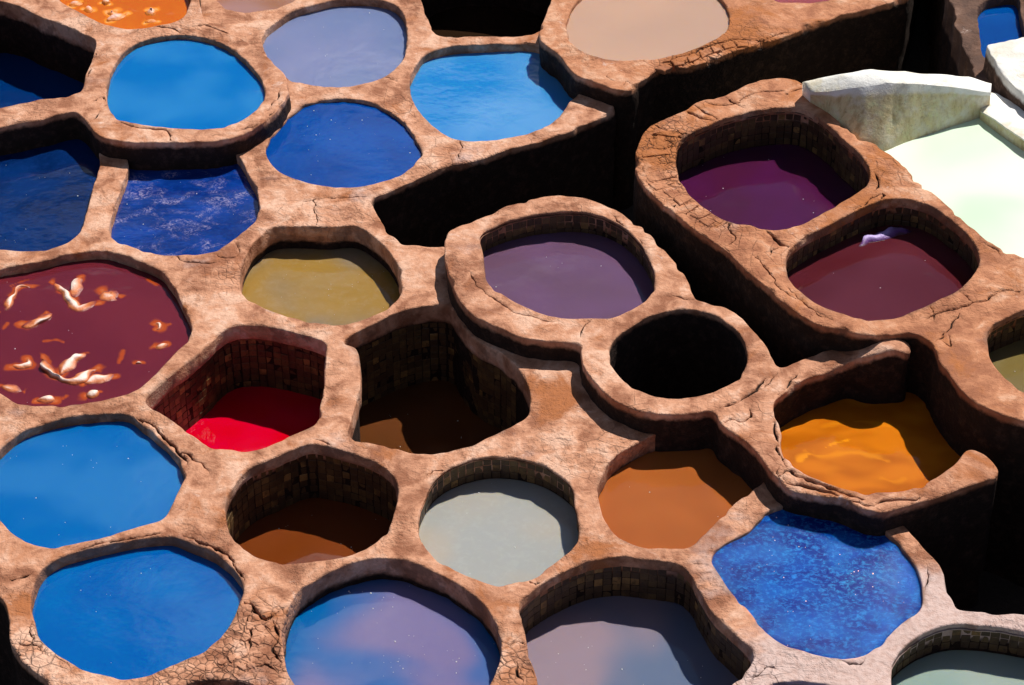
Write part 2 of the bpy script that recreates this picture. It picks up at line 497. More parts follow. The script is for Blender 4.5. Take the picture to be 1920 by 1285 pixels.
def build_block(name, z, outer_px, vats, mat, label, cat='masonry', grid=.05, cracks=(), edge_stain=.03, lip=.015, extra=(), outer_wobble=.012, slope=None, rough=.008):
    outer = contour(outer_px, z, True, .026, outer_wobble, 21)      # CCW: solid on the left
    loops = [dict(p=outer, vat=None, depth=z - FLOOR, stain=edge_stain, flare=0.0)]
    for v in vats:
        p = contour(v['px'], z, False, .024, .006, 31)              # CW: solid on the left
        v['hole'] = p
        loops.append(dict(p=p, vat=v, depth=v['depth'] + .12, stain=v.get('stain', .14), flare=v.get('flare', 0.0), lipd=v.get('lipd', .17)))
    for v in extra:
        v['hole'] = contour(v['px'], z, False, .03, .006, 31)
    # ---- planar part
    pts, edges = [], []
    base = 0
    for lp in loops:
        n = normals2(lp['p'])
        lp['n'] = n
        lp['chip'] = chips(lp['p'], z, 21 if lp['vat'] is None else 31, rough if lp['vat'] is None else .006)
        lp['in'] = lp['p'] + n * (lip + np.maximum(lp['chip'], -lip * .6))[:, None]
        k = len(lp['p'])
        lp['base'] = base
        pts.append(lp['in'])
        edges += [(base + i, base + (i + 1) % k) for i in range(k)]
        base += k
    # ---- cracks: grooves cut into the top
    cl = []
    for cpx, w, dpt in cracks:
        c = spline(ground(cpx, z), .022, closed=False)
        t = np.gradient(c, axis=0)
        t /= np.maximum(np.linalg.norm(t, axis=1, keepdims=True), 1e-9)
        nn = np.stack([-t[:, 1], t[:, 0]], 1)
        q = np.column_stack([c * 11, np.zeros(len(c))])
        c = c + nn * (noise3(q, 77) * .016 + noise3(q * 3, 78) * .010)[:, None]
        ww = w * (.65 + .5 * noise3(q * 1.3, 79))
        ww = np.clip(ww, .003, None) * np.clip(np.minimum(np.arange(len(c)), np.arange(len(c))[::-1]) / 3.0, .25, 1)
        cl.append((c, ww, dpt, nn))
    lo, hi = outer.min(0), outer.max(0)
    gx = np.arange(lo[0], hi[0], grid)
    gy = np.arange(lo[1], hi[1], grid * .87)
    X, Y = np.meshgrid(gx, gy)
    X[1::2] += grid * .5
    g = np.column_stack([X.ravel(), Y.ravel()]) + RNG.uniform(-.25, .25, (X.size, 2)) * grid
    keep = inside(g, loops[0]['in'])
    g = g[keep]
    for lp in loops[1:]:
        lo2, hi2 = lp['p'].min(0) - .1, lp['p'].max(0) + .1
        s = ((g > lo2) & (g < hi2)).all(1)
        ins = np.zeros(len(g), bool)
        ins[s] = inside(g[s], lp['in'])
        g = g[~ins]
    dmin = np.full(len(g), 9.0)
    for lp in loops:
        dmin = np.minimum(dmin, dist_to(g, lp['in'], .2))
    g = g[dmin > .022]
    for c, ww, dpt, nn in cl:
        g = g[dist_to(g, c, .2) > .028]
    pts.append(g)
    base += len(g)
    solid_in = lambda q: inside(q, loops[0]['in']) & ~np.any([inside(q, lp['in']) for lp in loops[1:]], axis=0) if len(loops) > 1 else inside(q, loops[0]['in'])
    cc = []
    for c, ww, dpt, nn in cl:
        for off in (-1.6, -.75, 0, .75, 1.6):
            q = c + nn * (ww * off)[:, None]
            cc.append(q)
    if cc:
        q = np.vstack(cc)
        q = q[solid_in(q)]
        dm = np.full(len(q), 9.0)
        for lp in loops:
            dm = np.minimum(dm, dist_to(q, lp['in'], .2))
        q = q[dm > .006]
        pts.append(q)
        base += len(q)
    allp = np.vstack(pts)
    res = delaunay_2d_cdt([Vector((float(a), float(b))) for a, b in allp], edges, [], 0, 1e-6)
    v2 = np.array([[a.x, a.y] for a in res[0]])
    tris = np.array([f for f in res[2] if len(f) == 3])
    omap = {}
    for i, o in enumerate(res[3]):
        for a in o: omap[a] = i
    cen = v2[tris].mean(1)
    ok = inside(cen, loops[0]['in'])
    for lp in loops[1:]:
        lo2, hi2 = lp['p'].min(0) - .1, lp['p'].max(0) + .1
        s = np.where(((cen > lo2) & (cen < hi2)).all(1) & ok)[0]
        ok[s] &= ~inside(cen[s], lp['in'])
    tris = tris[ok]
    cen = cen[ok]
    # CCW up
    a = v2[tris]
    cr = (a[:, 1, 0] - a[:, 0, 0]) * (a[:, 2, 1] - a[:, 0, 1]) - (a[:, 1, 1] - a[:, 0, 1]) * (a[:, 2, 0] - a[:, 0, 0])
    tris[cr < 0] = tris[cr < 0][:, ::-1]
    zz = z + top_field(v2, z)
    groove = np.zeros(len(v2))
    for c, ww, dpt, nn in cl:
        lo2, hi2 = c.min(0) - .1, c.max(0) + .1
        s = np.where(((v2 > lo2) & (v2 < hi2)).all(1))[0]
        if len(s) == 0: continue
        d = np.sqrt(((v2[s][:, None, :] - c[None]) ** 2).sum(2))
        j = d.argmin(1)
        f = np.clip(1.25 - d.min(1) / np.maximum(ww[j], 1e-4), 0, 1)
        groove[s] = np.maximum(groove[s], f)
        zz[s] -= f * dpt
    if slope is not None:
        zz += slope(v2)
    V = [np.column_stack([v2, zz])]
    F = [tuple(t) for t in tris]
    ST = [np.zeros(len(v2))]
    GR = [groove]
    nv = len(v2)
    # ---- lips and walls
    for lp in loops:
        p, n = lp['p'], lp['n']
        k = len(p)
        prev = [omap[lp['base'] + i] for i in range(k)]
        zt = top_field(p, z) + z
        if slope is not None: zt = zt + slope(p)
        rows = []
        for th in (22.5, 45, 67.5, 90):
            t = math.radians(th)
            rows.append((lip * (1 - math.sin(t)), lip * (1 - math.cos(t)), 0))
        D = lp['depth']
        fl = lp['flare']
        ds = [.06, .10]
        if fl > 0:
            ld = lp['lipd']
            ds = [.06, ld * .65, ld - .012, ld]
        d = ds[-1] + (.004 if fl else .05)
        while d < D:
            ds.append(d)
            d += .07 if d < .5 else .14
        ds.append(D)
        ds = [q for q in ds if q <= D]
        for q in ds:
            o = 0.0
            if fl > 0:
                o = -.004 if q <= lp['lipd'] - .011 else (.004 if q <= lp['lipd'] + .001 else fl)
            rows.append((o, q, 1))
        first = True
        for (o, dz, w) in rows:
            zrow = zt - dz if dz < .5 else (zt * max(0, 1 - (dz - .5)) + z * min(1, dz - .5)) - dz
            ch = np.maximum(lp['chip'], -lip * .6) * math.exp(-(dz / .05) ** 2)
            zrow = zrow - np.clip(lp['chip'], 0, .04) * (.35 if dz < .05 else 0)
            q3 = np.column_stack([p + n * (o + ch)[:, None], zrow])
            amp = 0 if fl > 0 and dz > lp['lipd'] else (.004 + .012 * min(1, dz / .25))
            nz = noise3(q3 * np.array([6, 6, 7]), 41) * amp + noise3(q3 * 19, 42) * amp * .4
            q3[:, :2] += n * nz[:, None]
            if dz < .05:
                q3[:, 2] += noise3(q3 * 14, 43) * .004
            V.append(q3)
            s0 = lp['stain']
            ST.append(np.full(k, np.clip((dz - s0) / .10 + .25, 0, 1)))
            GR.append(np.zeros(k))
            cur = list(range(nv, nv + k))
            nv += k
            for i in range(k):
                j = (i + 1) % k
                F.append((prev[i], cur[i], cur[j], prev[j]))
            prev = cur
    V = np.vstack(V)
    ST = np.concatenate(ST)
    GR = np.concatenate(GR)
    # vertex normals of the whole block
    N = np.zeros_like(V)
    T = [f for f in F if len(f) == 3]
    Q = [f for f in F if len(f) == 4]
    for arr in (np.array(T), np.array(Q) if Q else np.zeros((0, 4), int)):
        if len(arr) == 0: continue
        if arr.shape[1] == 3:
            nn = np.cross(V[arr[:, 1]] - V[arr[:, 0]], V[arr[:, 2]] - V[arr[:, 0]])
        else:
            nn = np.cross(V[arr[:, 2]] - V[arr[:, 0]], V[arr[:, 3]] - V[arr[:, 1]])
        for c in range(arr.shape[1]):
            np.add.at(N, arr[:, c], nn)
    N /= np.maximum(np.linalg.norm(N, axis=1, keepdims=True), 1e-12)
    ED = np.zeros(len(V))
    for lp in loops[1:]:
        ED = np.maximum(ED, np.exp(-dist_to(V[:, :2], lp['p'], .3) / .035))
    TI = np.clip(field(V[:, :2], RUST), -1.5, 1.5)
    CK = np.clip(field(V[:, :2], CRK), 0, 1)
    # ---- who owns which face
    fc = np.array([V[list(f)].mean(0) for f in F])
    own = np.zeros(len(F), int)
    best = np.full(len(F), .085)
    allv = list(vats) + list(extra)
    for i, v in enumerate(allv):
        d = dist_to(fc[:, :2], v['hole'], .3)
        near = np.where(d < .6)[0]
        lo2, hi2 = v['hole'].min(0), v['hole'].max(0)
        s = np.where(((fc[:, :2] > lo2) & (fc[:, :2] < hi2)).all(1))[0]
        if len(s):
            ii = inside(fc[s][:, :2], v['hole'])
            d[s[ii]] = np.minimum(d[s[ii]], .0)
        m = d < best
        own[m] = i + 1
        best[m] = d[m]
    for i in range(1, len(allv) + 1):
        sel = np.where(own == i)[0]
        par = {}
        def find(a):
            while par[a] != a:
                par[a] = par[par[a]]
                a = par[a]
            return a
        for f in sel:
            vs = F[f]
            for a in vs: par.setdefault(a, a)
            r0 = find(vs[0])
            for a in vs[1:]: par[find(a)] = r0
        rt = np.array([find(F[f][0]) for f in sel])
        if len(rt):
            ids, cn = np.unique(rt, return_counts=True)
            own[sel[rt != ids[cn.argmax()]]] = 0
    br = empty(name, (float(outer[:, 0].mean()), float(outer[:, 1].mean()), FLOOR))
    tag(br, label, cat)
    for i in range(len(allv) + 1):
        sel = np.where(own == i)[0]
        if len(sel) == 0: continue
        used = sorted({a for f in sel for a in F[f]})
        ix = {a: b for b, a in enumerate(used)}
        FF = [[ix[a] for a in F[f]] for f in sel]
        at = dict(stain=ST[used], groove=GR[used], tint=TI[used], crack=CK[used], edge=ED[used])
        if i == 0:
            mesh_obj('deck', V[used], FF, mat, br, br.location, N[used], at)
        else:
            v = allv[i - 1]
            c = v['hole'].mean(0)
            v['root'] = empty('dye_vat', (float(c[0]), float(c[1]), z - v['depth'] - .1))
            tag(v['root'], v['label'], 'vat', 'dye vats of the tannery')
            mesh_obj('rim', V[used], FF, mat, v['root'], v['root'].location, N[used], at)
    for v in allv:
        v['z'] = z
        fill(v)
        VATS[v['id']] = v
    return br

# ------------------------------------------------------------------ tiles, dye, bubbles
def tile_mesh(w, h, t):
    me = bpy.data.meshes.new('tile')
    a, b = w / 2, h / 2
    e = .005
    V = [(-a, 0, -b), (a, 0, -b), (a, 0, b), (-a, 0, b), (-a, t * .7, -b), (a, t * .7, -b), (a, t * .7, b), (-a, t * .7, b),
         (-a + e, t, -b + e), (a - e, t, -b + e), (a - e, t, b - e), (-a + e, t, b - e)]
    F = [(0, 1, 5, 4), (1, 2, 6, 5), (2, 3, 7, 6), (3, 0, 4, 7), (4, 5, 9, 8), (5, 6, 10, 9), (6, 7, 11, 10), (7, 4, 8, 11), (8, 9, 10, 11), (0, 3, 2, 1)]
    me.from_pydata(V, [], F)
    me.materials.append(MAT_TILE)
    me.update()
    return me
TILES = [tile_mesh(.0645, .064, .008), tile_mesh(.063, .065, .007), tile_mesh(.0655, .0625, .006)]

def add_tiles(v):
    p = v['hole']                                     # CW, solid on the left
    n = normals2(p)
    s = np.concatenate([[0], np.cumsum(np.linalg.norm(np.diff(np.vstack([p, p[:1]]), axis=0), axis=1))])
    pitch = .066
    cols = int(s[-1] / pitch)
    top = v['z'] - v.get('lipd', .17) - .042
    bot = v['z'] - v['depth'] - .01
    cnt = 0
    root = v['root']
    rl = np.array(root.location)
    for c in range(cols):
        u = (c + .5) / cols * s[-1]
        j = int(np.searchsorted(s, u) - 1)
        f = (u - s[j]) / max(s[j + 1] - s[j], 1e-9)
        q = p[j] * (1 - f) + p[(j + 1) % len(p)] * f
        nn = n[j] * (1 - f) + n[(j + 1) % len(p)] * f
        # inward normal faces the camera side (-Y) or sideways
        if -nn[1] > .35: continue
        ang = math.atan2(-nn[1], -nn[0]) - math.pi / 2
        z = top
        r = 0
        while z > bot and cnt < 300:
            o = bpy.data.objects.new('tile', TILES[int(RNG.integers(3))])
            COL.objects.link(o)
            o.parent = root
            jit = RNG.uniform(-1, 1, 5)
            pos = q + nn * (v['flare'] + .004 + jit[0] * .0025)
            o.location = (pos[0] - rl[0], pos[1] - rl[1], z + jit[1] * .002 - rl[2])
            o.rotation_euler = (jit[2] * .03, jit[3] * .025, ang + jit[4] * .04)
            z -= pitch
            cnt += 1

def skirt(V, F, ring, ccw, deep=.3):
    """close a sheet of liquid into a body: sides and bottom under its outline"""
    n0, k = len(V), len(ring)
    low = V[ring].copy()
    low[:, 2] -= deep
    F = [list(f) for f in F]
    for i in range(k):
        j = (i + 1) % k
        f = [ring[j], ring[i], n0 + i, n0 + j]
        F.append(f if ccw else f[::-1])
    b_ = list(range(n0, n0 + k))
    F.append(b_[::-1] if ccw else b_)
    return np.vstack([V, low]), F

def fill(v):
    z = v['z'] - v['depth']
    p = v['hole']
    n = normals2(p)
    e = p + n * (v['flare'] + .012 if v.get('flare') else .03)
    root = v['root']
    if v.get('fine'):
        g = v['fine']
        lo, hi = e.min(0), e.max(0)
        X, Y = np.meshgrid(np.arange(lo[0], hi[0], g), np.arange(lo[1], hi[1], g))
        q = np.column_stack([X.ravel(), Y.ravel()])
        q = q[inside(q, e)]
        q = q[dist_to(q, e, .1) > g * .6]
        allp = np.vstack([e, q])
        res = delaunay_2d_cdt([Vector((float(a), float(b))) for a, b in allp], [(i, (i + 1) % len(e)) for i in range(len(e))], [], 1, 1e-6)
        V2 = np.array([[a.x, a.y] for a in res[0]])
        F = []
        for f in res[2]:
            a = V2[list(f)]
            F.append(f if area(a) > 0 else f[::-1])
        sh = np.zeros(len(V2))
        q3 = np.column_stack([V2 * 9, np.zeros(len(V2))])
        for i, (pl, w, am) in enumerate(v['ridges']):
            c = spline(ground(pl, z), .02, closed=False)
            q3[:, 2] = i * 3.7
            c = c + np.array([.012, -.012]) * noise3(np.array([[i * 1.3, .5, .5]]), 50)[0]
            d = dist_to(V2, c, w * 4)
            wl = w * np.clip(.72 + .75 * noise3(q3, 51) + .35 * noise3(q3 * 3.1, 52), .12, 1.7)
            sh = np.maximum(sh, am * np.exp(-(d / wl) ** 2))
        sh = np.clip(sh, 0, 1)
        V = np.column_stack([V2, np.full(len(V2), z)])
        k = len(e)
        ring = [i for i in range(len(V2)) if i < 0]
        om = {}
        for i, o_ in enumerate(res[3]):
            for a_ in o_: om[a_] = i
        ring = [om[i] for i in range(k)]
        V, F = skirt(V, F, ring, area(e) > 0)
        sh = np.concatenate([sh, np.zeros(k)])
        mesh_obj('dye', V, F, v['mat'], root, root.location, None, dict(shallow=sh), smooth=False)
    else:
        c = e.mean(0)
        k = len(e)
        V = np.vstack([np.column_stack([e, np.full(k, z)]), [[c[0], c[1], z]]])
        F = [(k, i, (i + 1) % k) if area(e) > 0 else (k, (i + 1) % k, i) for i in range(k)]
        V, F = skirt(V, F, list(range(k)), area(e) > 0)
        mesh_obj('dye', V, F, v['mat'], root, root.location, smooth=False)
    if v.get('tiles'):
        add_tiles(v)
    nb = v.get('bubbles', 0)
    if nb:
        lo, hi = p.min(0), p.max(0)
        V, F = [], []
        tries = 0
        cl = [lo + (hi - lo) * RNG.uniform(.15, .85, 2) for _ in range(5)]
        made = 0
        while made < nb and tries < nb * 20:
            tries += 1
            q = lo + (hi - lo) * RNG.uniform(0, 1, 2)
            if RNG.uniform() < .6:
                q = cl[RNG.integers(5)] + RNG.normal(0, .10, 2)
            if not inside(q[None], p)[0]: continue
            r = .0022 + .0045 * RNG.uniform() ** 4
            b0 = len(V)
            m = 6
            for rr, hh in ((1, -.2), (.8, .45), (.35, .75)):
                for i in range(m):
                    t = 2 * math.pi * i / m
                    V.append((q[0] + r * rr * math.cos(t), q[1] + r * rr * math.sin(t), z + r * hh))
            for a in (0, 1):
                for i in range(m):
                    F.append((b0 + a * m + i, b0 + a * m + (i + 1) % m, b0 + (a + 1) * m + (i + 1) % m, b0 + (a + 1) * m + i))
            F.append([b0 + 2 * m + i for i in range(m)])
            made += 1
        o = mesh_obj('froth', V, F, MAT_FOAM, root, root.location)
        tag(o, kind='stuff')

def hide(pts, z, w, hgt, mat, label, group, seed=0, name='hide', cat='hide'):
    """a fold of hide breaking the surface: a tapering, leaning, crumpled solid ridge along a line"""
    c = spline(ground(P(pts), z), .018, closed=False)
    k = len(c)
    t = np.gradient(c, axis=0)
    t /= np.maximum(np.linalg.norm(t, axis=1, keepdims=True), 1e-9)
    n = np.stack([-t[:, 1], t[:, 0]], 1)
    u = np.linspace(0, 1, k)
    env = np.clip(np.sin(math.pi * u), 0, 1) ** .55
    q3 = np.column_stack([c * 9, np.full(k, seed)])
    hh = hgt * env * (.8 + .5 * noise3(q3, 61))
    ww = w * (.35 + .65 * env) * (.85 + .45 * noise3(q3 * .8, 62))
    lean = w * .45 * noise3(q3 * .5, 63)
    m = 16
    V, A = [], []
    for a in range(m):
        th = 2 * math.pi * a / m
        sx, sz = math.cos(th), math.sin(th)
        up = max(1 - abs(sx), 0) ** 1.35 if sz > 0 else 0.0
        off = sx * ww * .5 + lean * up
        zz = (hh * up if sz > .01 else np.full(k, -.02 - .02 * abs(sz))) - .012 * (1 - env) - (.006 if sz < .6 else 0)
        qq = np.column_stack([c + n * off[:, None], zz + z])
        qq[:, 2] += noise3(np.column_stack([qq[:, :2] * 17, np.full(k, seed + .5)]), 64) * .35 * hh * up
        qq[:, :2] += n * (noise3(qq * 13, 65) * .022)[:, None]
        V.append(qq)
        A.append(np.clip(zz / hgt, 0, 1.2))
    V = np.stack(V, 1).reshape(-1, 3)
    A = np.stack(A, 1).reshape(-1)
    F = []
    for i in range(k - 1):
        for a in range(m):
            b = (a + 1) % m
            F.append((i * m + a, i * m + b, (i + 1) * m + b, (i + 1) * m + a))
    F.append([a for a in range(m)][::-1])
    F.append([(k - 1) * m + a for a in range(m)])
    F = [f[::-1] for f in F]
    org = (float(c[:, 0].mean()), float(c[:, 1].mean()), z - .03)
    o = mesh_obj(name, V, F, mat, None, org, None, dict(lift=A))
    tag(o, label, cat, group)
    return o

def vat(id, px, depth, label, mat, **k):
    d = dict(id=id, px=P(px), depth=depth, label=label, mat=mat)
    d.update(k)
    return d
TL = dict(flare=.028, tiles=True)

# ------------------------------------------------------------------ ground
m, nt, b = new_mat('wet_alley_floor')
pos = position(nt)
L(nt, mixc(nt, noise(nt, pos, 3, 6, .65), (.022, .014, .010), (.055, .036, .026)), b.inputs['Base Color'])
b.inputs['Roughness'].default_value = .75
L(nt, bump(nt, noise(nt, pos, 18, 6, .6), .02), b.inputs['Normal'])
gs = 400.0
mesh_obj('ground', [(-gs, -gs, FLOOR), (gs, -gs, FLOOR), (gs, gs, FLOOR), (-gs, gs, FLOOR)], [(0, 1, 2, 3)], m)['kind'] = 'structure'

# ------------------------------------------------------------------ the main terrace
D = dye_mat
BLUE = D('sky_blue_dye', (.0, .16, .48), (.02, .22, .54), 1.6, .44, .60)
A_V = [
 vat('V2', "490,69 516,42 554,19 600,6 631,-2 700,-2 730,4 753,23 762,50 762,84 756,110 737,130 714,147 684,156 653,163 612,162 573,156 543,149 516,126 500,103", .09,
     'vat brimming with milky lilac blue dye beside the cracked round raised rim', D('lilac_blue_dye', (.17, .22, .40), (.22, .25, .43)), bubbles=12),
 vat('V3', "497,282 505,263 528,233 551,210 573,194 608,187 650,186 684,191 714,202 741,217 764,240 779,263 789,282 785,297 768,316 741,332 707,343 676,350 638,350 600,345 562,337 528,324 509,309", .035,
     'vat brimful of deep cobalt blue dye between the lilac vat and the dark alley', D('cobalt_dye', (.0, .050, .27), (.0, .070, .34), 2.0, fine=.10, ior=1.36), bubbles=26),
 vat('V6', "768,168 772,141 783,118 802,99 829,90 878,85 1000,83 1030,95 1060,128 1085,160 1082,178 1068,187 1060,202 1041,225 1007,244 969,255 923,263 859,261 821,244 798,221 779,198", .095,
     'vat of light azure dye with a pale cloudy sheen under the raised terrace wall', D('azure_dye', (.01, .22, .56), (.08, .30, .62), .9, .42, .62)),
 vat('V8', "786,-10 798,25 808,50 822,66 870,68 940,66 1000,62 1040,30 1060,-60 1000,-110 850,-120 780,-80", .85,
     'deep empty looking dark vat behind the thin straight partition', D('dark_brown_dye', (.015, .008, .004), (.03, .015, .008), sss=0), flare=.0),
 vat('V25', "404,-12 416,8 438,18 465,22 496,18 534,8 558,-4 570,-40 520,-80 440,-70", .08,
     'vat of brown and dusty pink dye next to the orange vat full of hides', D('dusty_pink_dye', (.34, .15, .07), (.38, .22, .20), 1.4, .45, .55)),
 vat('V4', "186,296 183,324 168,374 160,404 149,435 126,454 88,467 46,469 0,467 -60,455 -120,400 -120,330 -60,280 0,262 80,247 150,241 180,262", .10,
     'vat of dark navy dye beside the narrow sloping partition, shaded by the wall behind', D('navy_dye', (.001, .014, .085), (.002, .026, .14), 2.2, fine=.2, ior=1.45), bubbles=16),
 vat('V5', "240,296 241,312 225,358 213,396 206,419 208,442 229,456 267,469 305,477 343,478 381,475 412,465 438,448 465,427 482,408 485,385 478,350 465,325 452,303 438,287 400,284 340,285 280,286 250,287", .10,
     'vat of dark blue dye streaked with pale lilac scum', D('streaked_blue_dye', (.002, .025, .18), (.004, .05, .30), 2.2, scum=(.36, .33, .52), fine=.25, stretch=(-15, 1.5)), bubbles=12),
 vat('V9', "0,504 57,494 95,485 133,477 172,471 210,475 259,491 301,510 324,538 343,572 360,618 343,645 313,679 282,710 248,733 206,744 152,755 95,761 50,757 23,748 0,736 -50,710 -90,650 -90,580 -50,520", .09,
     'wide vat of maroon dye with pale hides breaking the surface',
     D('maroon_dye', (.135, .013, .026), (.16, .017, .030), 1.5, shallow=((.42, .07, .01), (.72, .26, .09))), fine=.017, bubbles=10, ridges=[]),
 vat('V10', "451,542 450,519 453,496 470,462 493,439 512,427 554,424 612,426 665,424 688,435 714,454 737,485 751,519 749,550 737,569 707,588 676,599 638,605 592,604 547,593 497,578 463,557", .25,
     'vat of cloudy olive yellow dye in the middle of the low terrace', D('olive_dye', (.33, .20, .045), (.25, .19, .12), 1.5, .45, .62, fine=.2), flare=.012, bubbles=26),
 vat('V11', "271,752 297,725 343,687 389,649 416,622 438,611 477,609 497,611 554,622 592,633 610,642 609,668 607,725 600,763 592,794 572,806 554,813 516,828 478,843 438,844 400,839 374,824 355,809 324,786 297,771", .68,
     'deep six sided vat with bright scarlet dye at its bottom', D('scarlet_dye', (.58, .0, .006), (.62, .0, .03), 2.2, sss=.012), lipd=.15, **TL),
 vat('V12', "645,640 669,622 726,595 764,580 806,571 842,574 862,604 880,626 905,645 940,662 958,678 978,700 993,733 995,759 985,782 955,801 917,820 871,839 821,847 775,849 726,836 684,826 655,817 659,786 669,755 676,725 676,683 668,652", .84,
     'deep tiled vat with dark brown dye beside the scarlet vat', D('brown_dye', (.105, .034, .009), (.13, .042, .012), 2.0, sss=.012), lipd=.19, bubbles=10, **TL),
 vat('V13', "0,843 23,824 50,805 95,790 152,778 210,775 236,776 267,797 305,828 328,851 341,877 343,897 332,921 320,947 305,970 267,982 210,1001 152,1016 95,1023 57,1016 23,997 0,974 -40,940 -45,890", .09,
     'vat full of flat bright blue dye below the maroon vat of hides', D('bright_blue_dye', (.0, .13, .42), (.02, .18, .47), 1.6, .44, .60), bubbles=18),
 vat('V14', "57,1138 61,1108 76,1073 107,1050 152,1035 210,1020 267,1008 324,1007 362,1020 404,1039 438,1069 456,1100 450,1127 438,1161 412,1195 374,1222 324,1245 274,1262 229,1268 183,1262 145,1249 107,1226 80,1203 69,1176", .10,
     'vat full of even medium blue dye with a dark cracked lip at the terrace corner', D('medium_blue_dye', (.0, .11, .40), (.0, .14, .44), 1.6, .44, .60), bubbles=8),
 vat('V15', "423,966 424,947 442,905 477,875 515,858 540,846 581,833 619,839 669,852 718,873 741,898 745,925 739,959 726,993 703,1020 669,1035 623,1047 573,1053 525,1052 497,1047 470,1036 448,1020 430,995", .58,
     'deep tiled vat with rust brown dye between the blue vats and the grey one', D('rust_dye', (.17, .038, .006), (.19, .045, .010), 2.0, sss=.012), lipd=.11, bubbles=24, **TL),
 vat('V16', "785,963 795,935 802,921 821,894 852,875 897,860 938,856 976,860 1022,875 1052,894 1072,913 1077,947 1085,982 1083,1012 1060,1039 1026,1062 976,1087 938,1094 897,1087 852,1066 814,1043 791,1020 784,990", .25,
     'tiled vat of opaque pale grey dye in the middle of the terrace', D('grey_dye', (.42, .38, .33), (.36, .37, .36), 1.6, .44, .6, fine=.1), lipd=.035, bubbles=10, **TL),
 vat('V17', "1121,921 1129,890 1148,860 1174,841 1205,824 1240,810 1300,806 1350,808 1395,850 1438,892 1428,908 1411,917 1377,944 1338,982 1312,1008 1289,1024 1243,1027 1197,1022 1159,1008 1136,978 1125,947", .18,
     'vat brimful of terracotta orange dye under the round raised rim', D('terracotta_dye', (.36, .105, .022), (.43, .130, .028), 1.8, .44, .6, sss=.025), bubbles=6),
 vat('V18', "531,1214 531,1176 541,1138 562,1108 592,1085 642,1062 699,1048 756,1050 806,1069 859,1096 905,1130 932,1169 939,1207 934,1245 917,1285 880,1320 800,1340 700,1345 620,1330 570,1300 545,1270 534,1240", .22,
     'large vat of blue dye with lilac clouding and painted cloud reflection, flecked with foam', D('cloud_mirror_dye', (.0, .12, .37), (.20, .17, .33), 1.3, .42, .58), bubbles=80),  # lilac tone: cloudy dye plus reflected sky cloud put into the colour
 vat('V19', "972,1140 984,1119 1022,1089 1064,1066 1110,1049 1167,1043 1224,1049 1274,1058 1293,1073 1312,1108 1338,1150 1377,1188 1407,1218 1411,1237 1396,1260 1365,1290 1320,1340 1200,1360 1080,1340 1022,1300 999,1245 988,1207 982,1165", .43,
     'large angular tiled vat of greyish mauve dye in deep shadow on two sides', D('mauve_dye', (.13, .17, .27), (.30, .23, .28), 1.2, .42, .56), lipd=.10, bubbles=24, **TL),
 vat('V20', "1334,1052 1334,1040 1365,1014 1398,998 1436,963 1471,947 1500,942 1560,955 1620,970 1650,985 1660,997 1688,1024 1715,1058 1728,1092 1730,1130 1718,1150 1684,1176 1650,1207 1623,1226 1589,1232 1551,1230 1512,1220 1467,1207 1436,1180 1410,1150 1383,1119 1360,1092 1343,1065", .035,
     'vat brimful of rippled shining royal blue dye', D('rippled_blue_dye', (.0, .020, .20), (.0, .070, .36), 3.2, .44, .58, ior=1.34, ripple=.010, fine=.9, stretch=(35, 1.3), fscale=24, film=(.01, .20, .62), sss=.01), bubbles=34),  # lighter streaks paint the sky glinting on the ripples
 vat('V21', "1672,1285 1672,1252 1684,1226 1711,1199 1745,1180 1783,1170 1837,1170 1875,1174 1920,1182 1990,1200 2020,1260 2000,1330 1900,1380 1780,1380 1700,1340", .30,
     'tiled vat of pale sea green dye next to the rippled royal blue one', D('sea_green_dye', (.25, .36, .33), (.33, .40, .37), 1.2), lipd=.07, bubbles=14, **TL),
 vat('V22', "1425,1312 1442,1287 1470,1277 1520,1278 1570,1286 1605,1312 1570,1360 1450,1360", .05,
     'vat edge of dark blue dye in front of the rippled royal blue vat', D('ink_blue_dye', (.002, .03, .22), (.004, .05, .30), 2.0)),
 vat('V23', "322,1302 345,1282 375,1274 420,1273 455,1280 482,1302 460,1350 340,1350", .40,
     'dark vat opening in front of the medium blue vat', D('black_dye', (.008, .005, .004), (.015, .01, .008), sss=0)),
]
A_OUT = P("""340,-260 350,20 320,120 240,222 160,224 100,227 0,252 -100,277 -500,340 -500,1000 -120,1030 -40,1075 2,1118 12,1150 16,1200 26,1228 52,1252 92,1285 140,1330 210,1400
 400,1480 900,1500 1500,1500 2300,1500 2350,1300 2300,1190 2050,1162 1920,1152 1850,1144 1800,1142 1788,1119 1772,1077 1745,1043 1714,1008 1694,985 1672,972 1645,972 1600,962 1520,942
 1470,915 1440,876 1400,836 1370,806 1330,790 1260,792 1200,778 1140,740 1118,700 1102,664 1050,652 976,642 930,618 890,560 868,520 856,482 835,460 800,460 765,459 745,450 722,425 706,395
 700,371 737,355 783,335 840,313 897,300 947,281 1000,270 1064,250 1106,229 1154,204 1125,160 1105,120 1098,60 1110,-100 1100,-260""")
def crk(s, w=.007, d=.03): return (P(s), w * 1.35, d * 1.3)
